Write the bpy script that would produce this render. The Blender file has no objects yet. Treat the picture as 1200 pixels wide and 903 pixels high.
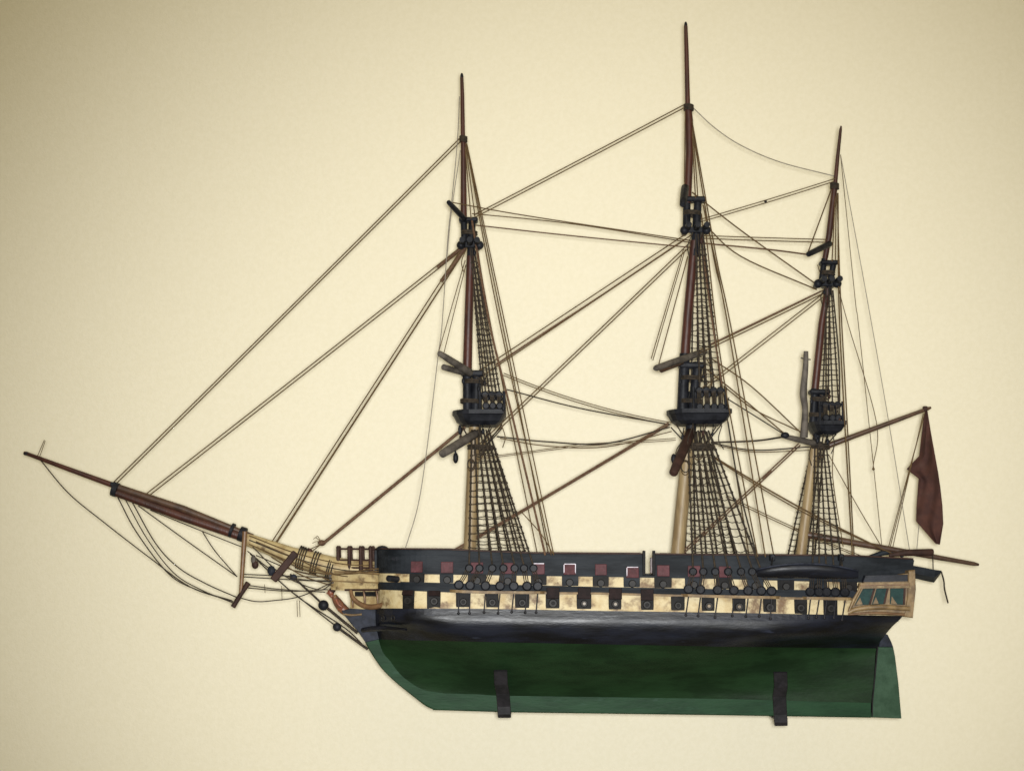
import bpy, math, random
from mathutils import Vector
random.seed(7)

# ------------------------------------------------------------------ camera, world, lamps
D = 1.80                 # metres from the lens to the ship's centre plane
EYE = 640.0              # row of the photograph (1200 x 903) at eye level
MM = 0.001
sc = bpy.context.scene
col = sc.collection
cam_d = bpy.data.cameras.new('camera')
cam = bpy.data.objects.new('camera', cam_d)
col.objects.link(cam)
cam.location = (0, -D, 0)
cam.rotation_euler = (math.pi / 2, 0, 0)
cam_d.sensor_width = 36
cam_d.lens = 36 * D / 1.2
cam_d.shift_y = (EYE - 451.2) / 1200
cam_d.clip_start = 0.05
cam_d.clip_end = 50
sc.camera = cam

w = bpy.data.worlds.new('World')
sc.world = w
w.use_nodes = True
w.node_tree.nodes['Background'].inputs[0].default_value = (1.0, 0.83, 0.34, 1)
w.node_tree.nodes['Background'].inputs[1].default_value = 0.13

def area(name, loc, target, size, power, color):
    l = bpy.data.lights.new(name, 'AREA')
    l.shape = 'DISK'; l.size = size; l.energy = power; l.color = color
    o = bpy.data.objects.new(name, l); col.objects.link(o)
    o.location = loc
    o.rotation_euler = (Vector(target) - Vector(loc)).to_track_quat('-Z', 'Y').to_euler()
    return o
area('ceiling_bounce', (0.30, -1.35, 1.45), (0.20, 0.0, -0.25), 2.3, 12.0, (1.0, 0.88, 0.64))
fl_d = bpy.data.lights.new('camera_flash', 'SPOT')  # camera flash: a spot just behind the lens, itself unseen
fl_d.energy = 156.0; fl_d.color = (0.985, 1.0, 1.0)
fl_d.spot_size = math.radians(63); fl_d.spot_blend = 1.0; fl_d.shadow_soft_size = 0.035
lamp = bpy.data.objects.new('camera_flash', fl_d); col.objects.link(lamp)
lamp.location = (0.01, -1.84, 0.005)
lamp.rotation_euler = (Vector((0.09, 0.15, 0.02)) - lamp.location).to_track_quat('-Z', 'Y').to_euler()

sc.view_settings.view_transform = 'Standard'
sc.view_settings.look = 'None'
sc.view_settings.exposure = 0.0
sc.view_settings.gamma = 1.0

# ------------------------------------------------------------------ helpers
def W(px, py, y=0.0):
    """world point (m) seen at photograph pixel (px, py), y millimetres behind the ship's centre plane"""
    s = (D + y * MM) / D * MM
    return Vector(((px - 600) * s, y * MM, (EYE - py) * s))

def mirror(v):
    return Vector((v.x, -v.y, v.z))

def tab(t, x):
    if x <= t[0][0]: return t[0][1]
    for (a, b), (c, d) in zip(t, t[1:]):
        if x <= c: return b + (d - b) * (x - a) / (c - a)
    return t[-1][1]

def crom(pts, n=6):
    """Catmull-Rom through the points"""
    pts = [Vector(p) for p in pts]
    if len(pts) < 3: return pts
    P = [pts[0] * 2 - pts[1]] + pts + [pts[-1] * 2 - pts[-2]]
    out = []
    for i in range(1, len(P) - 2):
        a, b, c, d = P[i - 1], P[i], P[i + 1], P[i + 2]
        for k in range(n):
            t = k / n
            out.append(0.5 * (2 * b + (c - a) * t + (2 * a - 5 * b + 4 * c - d) * t * t + (3 * b - a - 3 * c + d) * t ** 3))
    out.append(pts[-1])
    return out

WLOC = {}
class MB:
    def __init__(s):
        s.v = []; s.f = []; s.sm = []
    def add(s, vs, fs, smooth=True):
        o = len(s.v)
        s.v += [Vector(v) for v in vs]
        for f in fs:
            s.f.append([i + o for i in f]); s.sm.append(smooth)
        return s
    def tube(s, path, r, n=6, smooth=True, cap=True, flat=1.0):
        path = [Vector(p) for p in path]
        m = len(path)
        if not isinstance(r, (list, tuple)): r = [r] * m
        if len(r) != m:
            r = [r[0] + (r[-1] - r[0]) * i / (m - 1) for i in range(m)] if len(r) == 2 else [tab([(k / (len(r) - 1), q) for k, q in enumerate(r)], i / (m - 1)) for i in range(m)]
        vs = []; fs = []
        ref = None
        for i, p in enumerate(path):
            t = (path[min(i + 1, m - 1)] - path[max(i - 1, 0)])
            if t.length < 1e-9: t = Vector((0, 0, 1))
            t.normalize()
            if ref is None:
                ref = Vector((0, 1, 0)) if abs(t.y) < 0.9 else Vector((1, 0, 0))
            a = (ref - t * ref.dot(t)).normalized(); b = t.cross(a); ref = a
            for k in range(n):
                th = 2 * math.pi * k / n
                vs.append(p + (a * math.cos(th) * flat + b * math.sin(th)) * r[i])
        for i in range(m - 1):
            for k in range(n):
                k2 = (k + 1) % n
                fs.append((i * n + k, i * n + k2, (i + 1) * n + k2, (i + 1) * n + k))
        s.add(vs, fs, smooth)
        if cap:
            s.add(vs[:n], [list(range(n))[::-1]], False)
            s.add(vs[-n:], [list(range(n))], False)
        return s
    def ball(s, c, r, n=10, sc_=(1, 1, 1)):
        c = Vector(c); vs = []; fs = []
        m = n // 2 + 1
        for i in range(m + 1):
            ph = math.pi * i / m
            for k in range(n):
                th = 2 * math.pi * k / n
                vs.append(c + Vector((r * sc_[0] * math.sin(ph) * math.cos(th), r * sc_[1] * math.sin(ph) * math.sin(th), r * sc_[2] * math.cos(ph))))
        for i in range(m):
            for k in range(n):
                k2 = (k + 1) % n
                fs.append((i * n + k, (i + 1) * n + k, (i + 1) * n + k2, i * n + k2))
        return s.add(vs, fs)
    def box(s, c, sx, sy, sz, ax=None, bev=0.0, tilt=0.0):
        """bevelled box; ax = its long axis direction; tilt turns it about that axis"""
        c = Vector(c)
        X = Vector(ax).normalized() if ax is not None else Vector((1, 0, 0))
        Z0 = Vector((0, 0, 1)) if abs(X.z) < 0.95 else Vector((1, 0, 0))
        Y = Z0.cross(X).normalized(); Z = X.cross(Y)
        Y2 = Y * math.cos(tilt) + Z * math.sin(tilt); Z2 = Z * math.cos(tilt) - Y * math.sin(tilt)
        b = bev
        def ring(y, ins):
            hx, hz = sx / 2 - ins, sz / 2 - ins
            q = min(b, hx * 0.5, hz * 0.5)
            pts = [(-hx + q, -hz), (hx - q, -hz), (hx, -hz + q), (hx, hz - q), (hx - q, hz), (-hx + q, hz), (-hx, hz - q), (-hx, -hz + q)] if b > 0 else [(-hx, -hz), (hx, -hz), (hx, hz), (-hx, hz)]
            return [c + X * u + Y2 * y + Z2 * v for u, v in pts]
        if b > 0: rings = [ring(-sy / 2, b), ring(-sy / 2 + b, 0), ring(sy / 2 - b, 0), ring(sy / 2, b)]
        else: rings = [ring(-sy / 2, 0), ring(sy / 2, 0)]
        return s.loft(rings, smooth=False)
    def loft(s, rings, smooth=True, cap=True):
        n = len(rings[0]); vs = [v for r in rings for v in r]; fs = []
        for i in range(len(rings) - 1):
            for k in range(n):
                k2 = (k + 1) % n
                fs.append((i * n + k, i * n + k2, (i + 1) * n + k2, (i + 1) * n + k))
        s.add(vs, fs, smooth)
        if cap:
            s.add(rings[0], [list(range(n))[::-1]], False)
            s.add(rings[-1], [list(range(n))], False)
        return s
    def prism(s, poly, y0, y1, bev=0.0):
        """polygon in photo pixels, thick from y0 to y1 mm"""
        m = (y0 + y1) / 2
        P = [W(x, y, y0) for x, y in poly]
        c = sum(P, Vector()) / len(P)
        def at(y, ins):
            out = []
            for p in P:
                d = c - p
                q = p + d.normalized() * min(ins * MM, d.length * .5)
                out.append(Vector((q.x, y * MM, q.z)))
            return out
        if bev: rings = [at(y0, bev), at(y0 + bev, 0), at(y1 - bev, 0), at(y1, bev)]
        else: rings = [at(y0, 0), at(y1, 0)]
        return s.loft(rings, smooth=False)
    def grid(s, rows, smooth=True, flip=False):
        n = len(rows[0]); vs = [v for r in rows for v in r]; fs = []
        for i in range(len(rows) - 1):
            for k in range(n - 1):
                f = (i * n + k, i * n + k + 1, (i + 1) * n + k + 1, (i + 1) * n + k)
                fs.append(f[::-1] if flip else f)
        return s.add(vs, fs, smooth)
    def build(s, name, m, parent=None):
        c = sum(s.v, Vector()) / len(s.v)
        me = bpy.data.meshes.new(name)
        me.from_pydata([v - c for v in s.v], [], s.f)
        me.polygons.foreach_set('use_smooth', s.sm)
        me.materials.append(m); me.update()
        o = bpy.data.objects.new(name, me); col.objects.link(o)
        WLOC[o.name] = c
        if parent is not None:
            o.parent = parent; o.location = c - WLOC[parent.name]
        else: o.location = c
        return o

def tag(o, label, cat, group=None):
    o['label'] = label; o['category'] = cat
    if group: o['group'] = group

# ------------------------------------------------------------------ materials
def mat(name, c1, c2=None, rough=0.5, scale=60, detail=6, lo=0.35, hi=0.65, bump=0.0, bscale=200, stretch=(1, 1, 1),
        c3=None, s3=25, lo3=0.55, hi3=0.75, spec=0.5, coat=0.0, rvar=0.0):
    m = bpy.data.materials.new(name); m.use_nodes = True
    nt = m.node_tree; N = nt.nodes; L = nt.links
    bs = N['Principled BSDF']
    bs.inputs['Roughness'].default_value = rough
    bs.inputs['Specular IOR Level'].default_value = spec
    bs.inputs['Coat Weight'].default_value = coat
    geo = N.new('ShaderNodeNewGeometry')
    mp = N.new('ShaderNodeMapping'); mp.inputs['Scale'].default_value = stretch
    L.new(geo.outputs['Position'], mp.inputs[0])
    def noise(scl, det=detail, vec=None):
        n = N.new('ShaderNodeTexNoise'); n.inputs['Scale'].default_value = scl; n.inputs['Detail'].default_value = det
        n.inputs['Roughness'].default_value = 0.62
        L.new(vec or mp.outputs[0], n.inputs['Vector']); return n
    def ramp(src, a, b):
        r = N.new('ShaderNodeMapRange'); r.inputs['From Min'].default_value = a; r.inputs['From Max'].default_value = b
        r.interpolation_type = 'SMOOTHSTEP'
        L.new(src, r.inputs['Value']); return r
    def mix(fac, A, B):
        x = N.new('ShaderNodeMix'); x.data_type = 'RGBA'
        L.new(fac, x.inputs[0])
        for sock, v in ((x.inputs[6], A), (x.inputs[7], B)):
            if isinstance(v, tuple): sock.default_value = (*v, 1)
            else: L.new(v, sock)
        return x
    cur = c1
    if c2:
        n = noise(scale); r = ramp(n.outputs['Fac'], lo, hi)
        cur = mix(r.outputs[0], c1, c2).outputs[2]
        if rvar:
            q = N.new('ShaderNodeMapRange'); q.inputs['To Min'].default_value = rough - rvar; q.inputs['To Max'].default_value = rough + rvar
            n2 = noise(scale * 1.7); L.new(n2.outputs['Fac'], q.inputs['Value']); q.inputs['From Min'].default_value = 0.3; q.inputs['From Max'].default_value = 0.7
            L.new(q.outputs[0], bs.inputs['Roughness'])
    if c3:
        n = noise(s3); r = ramp(n.outputs['Fac'], lo3, hi3)
        cur = mix(r.outputs[0], cur, c3).outputs[2]
    if isinstance(cur, tuple): bs.inputs['Base Color'].default_value = (*cur, 1)
    else: L.new(cur, bs.inputs['Base Color'])
    if bump:
        n = noise(bscale, 3)
        b = N.new('ShaderNodeBump'); b.inputs['Strength'].default_value = bump; b.inputs['Distance'].default_value = 0.001
        L.new(n.outputs['Fac'], b.inputs['Height']); L.new(b.outputs[0], bs.inputs['Normal'])
    return m

M = {}
M['wall'] = mat('wall_paint', (0.86, 0.795, 0.625), (0.83, 0.765, 0.59), 0.75, 160, lo=0.3, hi=0.7, bump=0.35, bscale=330, spec=0.2)
M['green'] = mat('green_bottom_paint', (0.0125, 0.0330, 0.0125), (0.0075, 0.0190, 0.0075), 0.5, 34, bump=0.45, bscale=160, stretch=(0.45, 1, 1.5), c3=(0.0045, 0.012, 0.0065), s3=24, lo3=0.6, hi3=0.8, spec=0.12)
M['keel'] = mat('keel_paint', (0.0165, 0.0500, 0.0225), (0.0105, 0.0330, 0.0150), 0.5, 45, bump=0.3, bscale=200, stretch=(0.4, 1, 1.5), c3=(0.030, 0.070, 0.045), s3=70, lo3=0.6, hi3=0.78, spec=0.1)
M['rudder'] = mat('rudder_paint', (0.042, 0.082, 0.050), (0.027, 0.057, 0.033), 0.55, 60, bump=0.35, bscale=240, c3=(0.050, 0.080, 0.060), s3=90, lo3=0.58, hi3=0.75, spec=0.1)
M['steel_blue'] = mat('slate_paint', (0.030, 0.034, 0.050), (0.014, 0.016, 0.022), 0.55, 80, bump=0.3, spec=0.12)
M['black'] = mat('black_paint', (0.0022, 0.0024, 0.0040), (0.0085, 0.0105, 0.0200), 0.42, 40, bump=0.35, bscale=170, stretch=(0.3, 1, 1.4), c3=(0.030, 0.036, 0.060), s3=110, lo3=0.62, hi3=0.8, rvar=0.08, spec=0.42)
M['bulwark'] = mat('weathered_black_paint', (0.009, 0.011, 0.014), (0.022, 0.026, 0.032), 0.55, 50, bump=0.35, bscale=170, stretch=(0.3, 1, 1.3), c3=(0.045, 0.042, 0.052), s3=90, lo3=0.62, hi3=0.8, spec=0.12)
M['cream'] = mat('aged_cream_paint', (0.58, 0.48, 0.28), (0.44, 0.32, 0.145), 0.55, 45, lo=0.42, hi=0.68, bump=0.4, bscale=230, c3=(0.15, 0.085, 0.036), s3=58, lo3=0.47, hi3=0.68)
M['head_cream'] = mat('stained_cream_wood', (0.46, 0.36, 0.18), (0.27, 0.18, 0.075), 0.55, 55, lo=0.4, hi=0.66, bump=0.4, bscale=230, c3=(0.12, 0.075, 0.035), s3=60, lo3=0.55, hi3=0.72)
M['mast'] = mat('ochre_mast_paint', (0.31, 0.225, 0.115), (0.185, 0.125, 0.060), 0.5, 60, bump=0.3, bscale=250, stretch=(1.6, 1, 0.3), c3=(0.13, 0.075, 0.035), s3=80, lo3=0.58, hi3=0.76)
M['red_spar'] = mat('oxblood_spar_paint', (0.064, 0.0190, 0.0125), (0.036, 0.0125, 0.010), 0.42, 70, bump=0.25, bscale=250, stretch=(1.4, 1, 0.4), c3=(0.13, 0.055, 0.03), s3=90, lo3=0.62, hi3=0.8)
M['brown_spar'] = mat('brown_spar_varnish', (0.085, 0.045, 0.026), (0.045, 0.024, 0.016), 0.45, 70, bump=0.25, bscale=250, c3=(0.22, 0.13, 0.07), s3=90, lo3=0.6, hi3=0.8)
M['grey_spar'] = mat('bare_grey_wood', (0.125, 0.108, 0.092), (0.055, 0.047, 0.042), 0.65, 80, bump=0.4, bscale=260, spec=0.2)
M['black_spar'] = mat('black_spar_paint', (0.007, 0.0075, 0.010), (0.016, 0.017, 0.022), 0.5, 90, bump=0.3, bscale=260, spec=0.16)
M['rope'] = mat('tarred_rope', (0.075, 0.046, 0.021), (0.125, 0.078, 0.034), 0.8, 260, bump=0.6, bscale=900, spec=0.2)
M['dark_rope'] = mat('black_tarred_rope', (0.022, 0.018, 0.014), (0.05, 0.036, 0.024), 0.75, 260, bump=0.6, bscale=900, spec=0.25)
M['brown_rope'] = mat('brown_stay_rope', (0.085, 0.042, 0.026), (0.14, 0.085, 0.05), 0.75, 300, bump=0.6, bscale=900, spec=0.2)
M['thread'] = mat('pale_thread', (0.28, 0.25, 0.21), (0.20, 0.175, 0.14), 0.8, 200, spec=0.2)
M['lid'] = mat('red_port_lid_paint', (0.095, 0.028, 0.034), (0.06, 0.019, 0.022), 0.55, 120, bump=0.3, c3=(0.15, 0.075, 0.085), s3=140, lo3=0.58, hi3=0.78, spec=0.2)
M['dark_lid'] = mat('dark_port_lid_paint', (0.010, 0.006, 0.006), (0.02, 0.011, 0.011), 0.6, 120, bump=0.3, spec=0.12)
M['pale'] = mat('painted_white_glint', (0.55, 0.50, 0.56), (0.25, 0.20, 0.25), 0.4, 150)  # whitish colour imitating flash glints on the port lid edges
M['port'] = mat('port_black', (0.006, 0.0055, 0.0055), (0.014, 0.013, 0.013), 0.6, 100, spec=0.15)
M['gun'] = mat('dull_gun_metal', (0.022, 0.020, 0.019), (0.012, 0.011, 0.011), 0.55, 120, spec=0.25)
M['brass'] = mat('tarnished_brass', (0.22, 0.15, 0.07), (0.10, 0.07, 0.04), 0.4, 150)
M['tan'] = mat('tan_moulding_wood', (0.235, 0.155, 0.07), (0.12, 0.075, 0.035), 0.5, 70, bump=0.35, bscale=240, c3=(0.40, 0.30, 0.15), s3=90, lo3=0.6, hi3=0.8)
M['head_rail'] = mat('worn_brown_rail', (0.19, 0.105, 0.048), (0.12, 0.062, 0.03), 0.45, 90, bump=0.3)
M['glass'] = mat('teal_pane_paint', (0.012, 0.034, 0.035), (0.018, 0.050, 0.048), 0.25, 160, c3=(0.055, 0.075, 0.065), s3=170, lo3=0.6, hi3=0.75)
M['flag'] = mat('faded_red_cloth', (0.078, 0.034, 0.026), (0.052, 0.0245, 0.021), 0.85, 70, bump=0.5, bscale=1400, c3=(0.075, 0.042, 0.034), s3=50, lo3=0.55, hi3=0.75, spec=0.15)
M['figure'] = mat('figurehead_paint', (0.19, 0.075, 0.035), (0.10, 0.045, 0.03), 0.45, 180, c3=(0.36, 0.24, 0.07), s3=190, lo3=0.56, hi3=0.66)
M['skin'] = mat('figurehead_face_paint', (0.26, 0.085, 0.048), (0.17, 0.06, 0.035), 0.45, 180)
M['deck'] = mat('deck_planks', (0.20, 0.13, 0.07), (0.13, 0.085, 0.05), 0.6, 60, stretch=(0.2, 3, 1))
M['iron'] = mat('bracket_iron', (0.010, 0.010, 0.012), (0.020, 0.018, 0.022), 0.5, 90, bump=0.3, c3=(0.045, 0.030, 0.030), s3=120, lo3=0.64, hi3=0.8, spec=0.3)
M['rail'] = mat('dark_rail_wood', (0.030, 0.016, 0.013), (0.05, 0.026, 0.020), 0.6, 90, spec=0.15)

# ------------------------------------------------------------------ setting: the wall
WALL_Y = 220.0
wl = MB()
x0, x1, z0, z1 = -2.6, 2.6, -1.1, 2.0
wy = WALL_Y * MM
wl.box((0, wy + 0.05, (z0 + z1) / 2), x1 - x0, 0.1, z1 - z0)
wall = wl.build('wall', M['wall'])
wall['kind'] = 'structure'

# ------------------------------------------------------------------ the ship
ship = bpy.data.objects.new('model_ship', None)
col.objects.link(ship)
ship.empty_display_size = 0.05
WLOC[ship.name] = W(770, 836, 0)
ship.location = WLOC[ship.name]
tag(ship, 'antique wooden three masted warship model with black and cream gun stripes over green bottom', 'model ship')

# ---- hull form: levels from keel to rail
BT = [(440, 643), (520, 643.5), (620, 648), (760, 649), (830, 650), (1000, 651), (1072, 655)]          # rail
U1 = [(440, 671), (565, 673), (705, 675), (845, 677.5), (950, 680.5), (1072, 683)]                     # upper stripe top
U2 = [(440, 681), (565, 684.5), (705, 688), (845, 690.5), (950, 691.5), (1072, 693)]                   # upper stripe bottom
S1 = [(440, 690), (565, 695), (705, 696), (845, 700), (950, 702), (1072, 704)]                         # lower stripe top
S2 = [(440, 712), (565, 712.5), (705, 715), (845, 717), (950, 719), (1072, 721)]                       # lower stripe bottom
def bow_full(t, p=2.6, q=2.0): return (1 - (1 - t) ** p) ** (1 / q)
def smooth(t): return t * t * (3 - 2 * t)
LV = [  # py table, x0, x1, half breadth, entry, run, stern share, stem half thickness, kind of entry
    ([(440, 812), (600, 814.5), (850, 818), (1030, 823)], 502, 1021, 7, 200, 200, 0.65, 4.5, 'fine'),
    ([(440, 803), (1030, 812)], 482, 1022, 16, 270, 420, 0.0, 4.5, 'fine'),
    ([(440, 790), (1030, 799)], 462, 1023.5, 30, 240, 380, 0.0, 4.5, 'fine'),
    ([(440, 770), (1030, 779)], 449, 1025, 49, 190, 300, 0.0, 4.5, 'fine'),
    ([(440, 748.5), (620, 752.5), (850, 757), (1030, 759)], 443, 1027, 66, 140, 220, 0.03, 5, 'mid'),
    ([(440, 737), (620, 740), (850, 743), (1030, 745)], 441, 1036, 74, 105, 170, 0.30, 6, 'mid'),
    ([(440, 726), (620, 728), (850, 731), (1050, 733)], 440, 1046, 77.5, 88, 150, 0.50, 7, 'full'),
    (S2, 440, 1058, 75.5, 78, 150, 0.66, 8, 'full'),
    (S1, 440, 1063, 73, 76, 150, 0.70, 9, 'full'),
    (U2, 440, 1066, 71, 74, 150, 0.72, 10, 'full'),
    (U1, 440, 1068, 69, 72, 150, 0.74, 11, 'full'),
    (BT, 440, 1071, 65, 70, 150, 0.78, 12, 'full'),
]
def half(l, px):
    t_, xa, xb, bm, e, r, s, t0, k = LV[l]
    t = min(max((px - xa) / e, 0), 1)
    fb = {'fine': 1 - (1 - t) ** 1.7, 'mid': bow_full(t, 2.1, 1.35), 'full': bow_full(t, 2.6, 1.9)}[k]
    u = min(max((xb - px) / r, 0), 1)
    fs = s + (1 - s) * (smooth(u) if l < 5 else 1 - (1 - u) ** 2)
    return t0 + (bm - t0) * fb * fs
NU = 84
US = [0.5 - 0.5 * math.cos(math.pi * (i / NU)) for i in range(NU + 1)]
US = [0.65 * u + 0.35 * i / NU for i, u in enumerate(US)]
def level_pt(l, u):
    t_, xa, xb = LV[l][:3]
    px = xa + (xb - xa) * u
    return Vector((px, half(l, px), tab(t_, px)))          # (px, half breadth, py)
def hull_rows(la, lb, sub, curved=True):
    """rows of near-side points between two levels; vertical spline through all the lower levels"""
    rows = []
    for j in range((lb - la) * sub + 1):
        l = la + j // sub; f = (j % sub) / sub
        row = []
        for u in US:
            if f == 0: q = level_pt(l, u)
            elif not curved: q = level_pt(l, u).lerp(level_pt(l + 1, u), f)
            else:
                b = level_pt(l, u); c = level_pt(l + 1, u)
                a = level_pt(l - 1, u) if l > 0 else b * 2 - c
                d = level_pt(l + 2, u) if l + 2 < len(LV) else c * 2 - b
                t = f
                q = 0.5 * (2 * b + (c - a) * t + (2 * a - 5 * b + 4 * c - d) * t * t + (3 * b - a - 3 * c + d) * t ** 3)
            row.append(W(q.x, q.z, -q.y))
        rows.append(row)
    return rows
def strake(name, la, lb, sub, m, curved=True):
    rows = hull_rows(la, lb, sub, curved)
    far = [[mirror(v) for v in r] for r in rows]
    mb = MB()
    mb.grid(rows, True)
    mb.grid(far, True, flip=True)
    mb.grid([[r[-1] for r in rows], [r[-1] for r in far]], False)      # transom
    mb.grid([[r[0] for r in rows], [r[0] for r in far]], False, flip=True)
    return mb.build(name, m, ship)
bottom = strake('hull_bottom', 0, 4, 5, M['green'])
wale = strake('hull_wale', 4, 7, 6, M['black'])
strake('lower_gun_stripe', 7, 8, 2, M['cream'], False)
strake('middle_band', 8, 9, 2, M['bulwark'], False)
strake('upper_gun_stripe', 9, 10, 2, M['cream'], False)

def side(px, py):
    """half breadth (mm) of the topsides at a photo pixel, and its slope along px"""
    def b(x):
        for l in range(4, 11):
            ya, yb = tab(LV[l][0], x), tab(LV[l + 1][0], x)
            if yb <= py <= ya or (l == 10 and py < yb):
                f = (ya - py) / (ya - yb)
                return half(l, x) + (half(l + 1, x) - half(l, x)) * min(f, 1.0)
        return half(4, x)
    return b(px), (b(px + 1.5) - b(px - 1.5)) / 3.0
def axis(px, py):
    return Vector((1, -side(px, py)[1], 0)).normalized()
def nrm(px, py):
    a = axis(px, py); return Vector((a.y, -a.x, 0))
def S(px, py, out=0.0):
    """point on the near topside pushed out by mm"""
    b = side(px, py)[0]
    return W(px, py, -b) + nrm(px, py) * out * MM
def belt(name, tabl, dy0, dy1, xa, xb, out0, out1, m, parent=None, both=True):
    """a proud strip following the side between rows tabl+dy0 and tabl+dy1"""
    n = max(8, int((xb - xa) / 9)); mb = MB()
    R = []
    for i in range(n + 1):
        px = xa + (xb - xa) * i / n; py = tab(tabl, px)
        R.append([S(px, py + dy0, -2), S(px, py + dy0, out0), S(px, py + dy1, out1), S(px, py + dy1, -2)])
    mb.loft(R, False)
    if both: MB().loft([[mirror(v) for v in r][::-1] for r in R], False).build(name, m, parent or ship)
    return mb.build(name, m, parent or ship)

# bulwarks: solid, with the gangway gap
def bulwark(xa, xb, sgn, name='bulwark'):
    n = max(10, int((xb - xa) / 8)); R = []
    for i in range(n + 1):
        t = i / n
        if xa < 450: t = t ** 1.5
        px = xa + (xb - xa) * t
        o1 = S(px, tab(U1, px)); o2 = S(px, tab(BT, px))
        a = nrm(px, 660) * 5 * MM
        i1, i2 = o1 - a - Vector((0, 0, 0)), o2 - a
        r = [o1, o2 + Vector((0, 0, -0.4 * MM)), o2 - a * 0.1, i2 + a * 0.1, i2 + Vector((0, 0, -0.4 * MM)), i1 - Vector((0, 0, 4 * MM))]
        if sgn > 0: r = [mirror(v) for v in r][::-1]
        R.append(r)
    return MB().loft(R, False).build(name, M['bulwark'], ship)
for sgn in (-1, 1):
    g0, g1 = (753, 767) if sgn < 0 else (761, 786)           # the gangways do not face each other squarely
    bulwark(440.5, g0, sgn); bulwark(g1, 1070.5, sgn)
# cap rail
for xa, xb, sgn in ((441, 754.5, -1), (765.5, 1070, -1), (441, 761, 1), (786, 1070, 1)):
    R = []
    n = int((xb - xa) / 8)
    for i in range(n + 1):
        px = xa + (xb - xa) * i / n; py = tab(BT, px)
        o = S(px, py); a = nrm(px, 660) * MM
        r = [o + a * 1.2, o + a * 1.2 + Vector((0, 0, 1.6 * MM)), o - a * 6 + Vector((0, 0, 1.6 * MM)), o - a * 6]
        R.append(r if sgn < 0 else [mirror(v) for v in r][::-1])
    MB().loft(R, False).build('cap_rail', M['rail'], ship)
# bow and stern closing walls above the stripes
mb = MB()
o = half(10, 441); mb.box(W(444, 658, 0), 6 * MM, 2 * o * MM + 4 * MM, 28 * MM)
mb.build('bow_bulkhead', M['bulwark'], ship)
mb = MB(); bs_ = half(10, 1066)
R = [[W(1071.5, 655.5, y), W(1066, 683, y), W(1061, 683, y), W(1066, 655.5, y)] for y in (-bs_ + 1, 0, bs_ - 1)]
mb.loft(R, False); mb.build('transom', M['bulwark'], ship)
# deck
rows = []
for i in range(41):
    px = 446 + (1064 - 446) * i / 40
    b = max(half(10, px) - 3, 3); z = W(0, tab(U1, px) + 0.5, -60).z
    x = W(px, 0, -b).x
    rows.append([Vector((x, y * b * MM, z)) for y in (-1, -0.5, 0, 0.5, 1)])
MB().grid(rows, False, flip=True).build('deck', M['deck'], ship)
# gangway posts
for px, d in ((754.5, 645.5), (766, 645.5)):
    mb = MB().box(S(px, 659, 0.5), 3.2 * MM, 5 * MM, 28 * MM, bev=0.5 * MM)
    mb.build('gangway_post', M['port'], ship)
MB().box(S(763.4, 662, -3), 2.6 * MM, 3 * MM, 18 * MM, bev=0.4 * MM).build('gangway_post', M['red_spar'], ship)

# wale moulding and middle mouldings
belt('wale_moulding', S2, 0.5, 7, 443, 1052, 1.6, 1.8, M['black'])
belt('hull_moulding', U2, -1.0, 1.6, 470, 1000, 1.4, 1.4, M['bulwark'])
belt('hull_moulding', U1, -2.2, 0.2, 470, 1010, 1.3, 1.3, M['bulwark'])
belt('hull_moulding', BT, 4.0, 6.0, 444, 752, 0.8, 0.8, M['bulwark'], both=False)

# ---- keel, stem, cutwater, rudder
keel_poly = [(500, 810), (519, 812), (600, 814.5), (850, 818), (1021, 822), (1020, 840), (840, 837), (600, 834), (511, 831.5)]
R = []
top_t = [(505, 811), (600, 814), (850, 817.5), (1021, 822)]; bot_t = [(505, 831), (600, 833.8), (840, 837), (1021, 840)]
for i in range(40):
    px = 507 + (1020.5 - 507) * i / 39
    a, b = tab(top_t, px), tab(bot_t, px)
    R.append([W(px, a, -6), W(px, b - 1.2, -6), W(px, b, -4.8), W(px, b, 4.8), W(px, b - 1.2, 6), W(px, a, 6)])
MB().loft(R, False).build('keel', M['keel'], ship)
so = [(427.5, 751), (434, 763), (447, 782), (463, 798), (484, 815), (500, 827), (511, 831.2)]
si = [(445, 746), (454, 768), (468, 788), (484, 801), (498, 808), (510, 810), (519, 811)]
so_ = [Vector((a, b, 0)) for a, b in so]; si_ = [Vector((a, b, 0)) for a, b in si]
A, B = crom(so_, 5), crom(si_, 5)
R = []
for a, b in zip(A, B):
    a2 = a.lerp(b, 0.08)
    R.append([W(b.x, b.y, -6.5), W(a2.x, a2.y, -6.5), W(a.x, a.y, -5), W(a.x, a.y, 5), W(a2.x, a2.y, 6.5), W(b.x, b.y, 6.5)])
MB().loft(R, False).build('stem', M['keel'], ship)
MB().prism([(400, 715), (404, 721), (412, 731), (420, 740), (428.2, 752), (446, 748), (448, 716), (436, 711), (411, 712)], -7.5, 7.5, 0.8).build('cutwater', M['steel_blue'], ship)
MB().prism([(1028.5, 757), (1046.8, 757.5), (1049, 768), (1053, 800), (1056.5, 841), (1021, 839.8), (1023, 820), (1026, 790)], -5.5, 5.5, 0.8).build('rudder', M['rudder'], ship)
MB().prism([(1030, 757.5), (1032, 746), (1036, 741.5), (1040.5, 743), (1043, 748), (1044.5, 751), (1047, 757.5)], -6, 6, 1.0).build('rudder_head', M['steel_blue'], ship)
MB().prism([(1021.8, 838.8), (1021.8, 822), (1028, 757), (1029.5, 757), (1023.2, 822), (1023, 838.8)], -6.4, 6.4).build('sternpost_joint', M['port'], ship)

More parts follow.
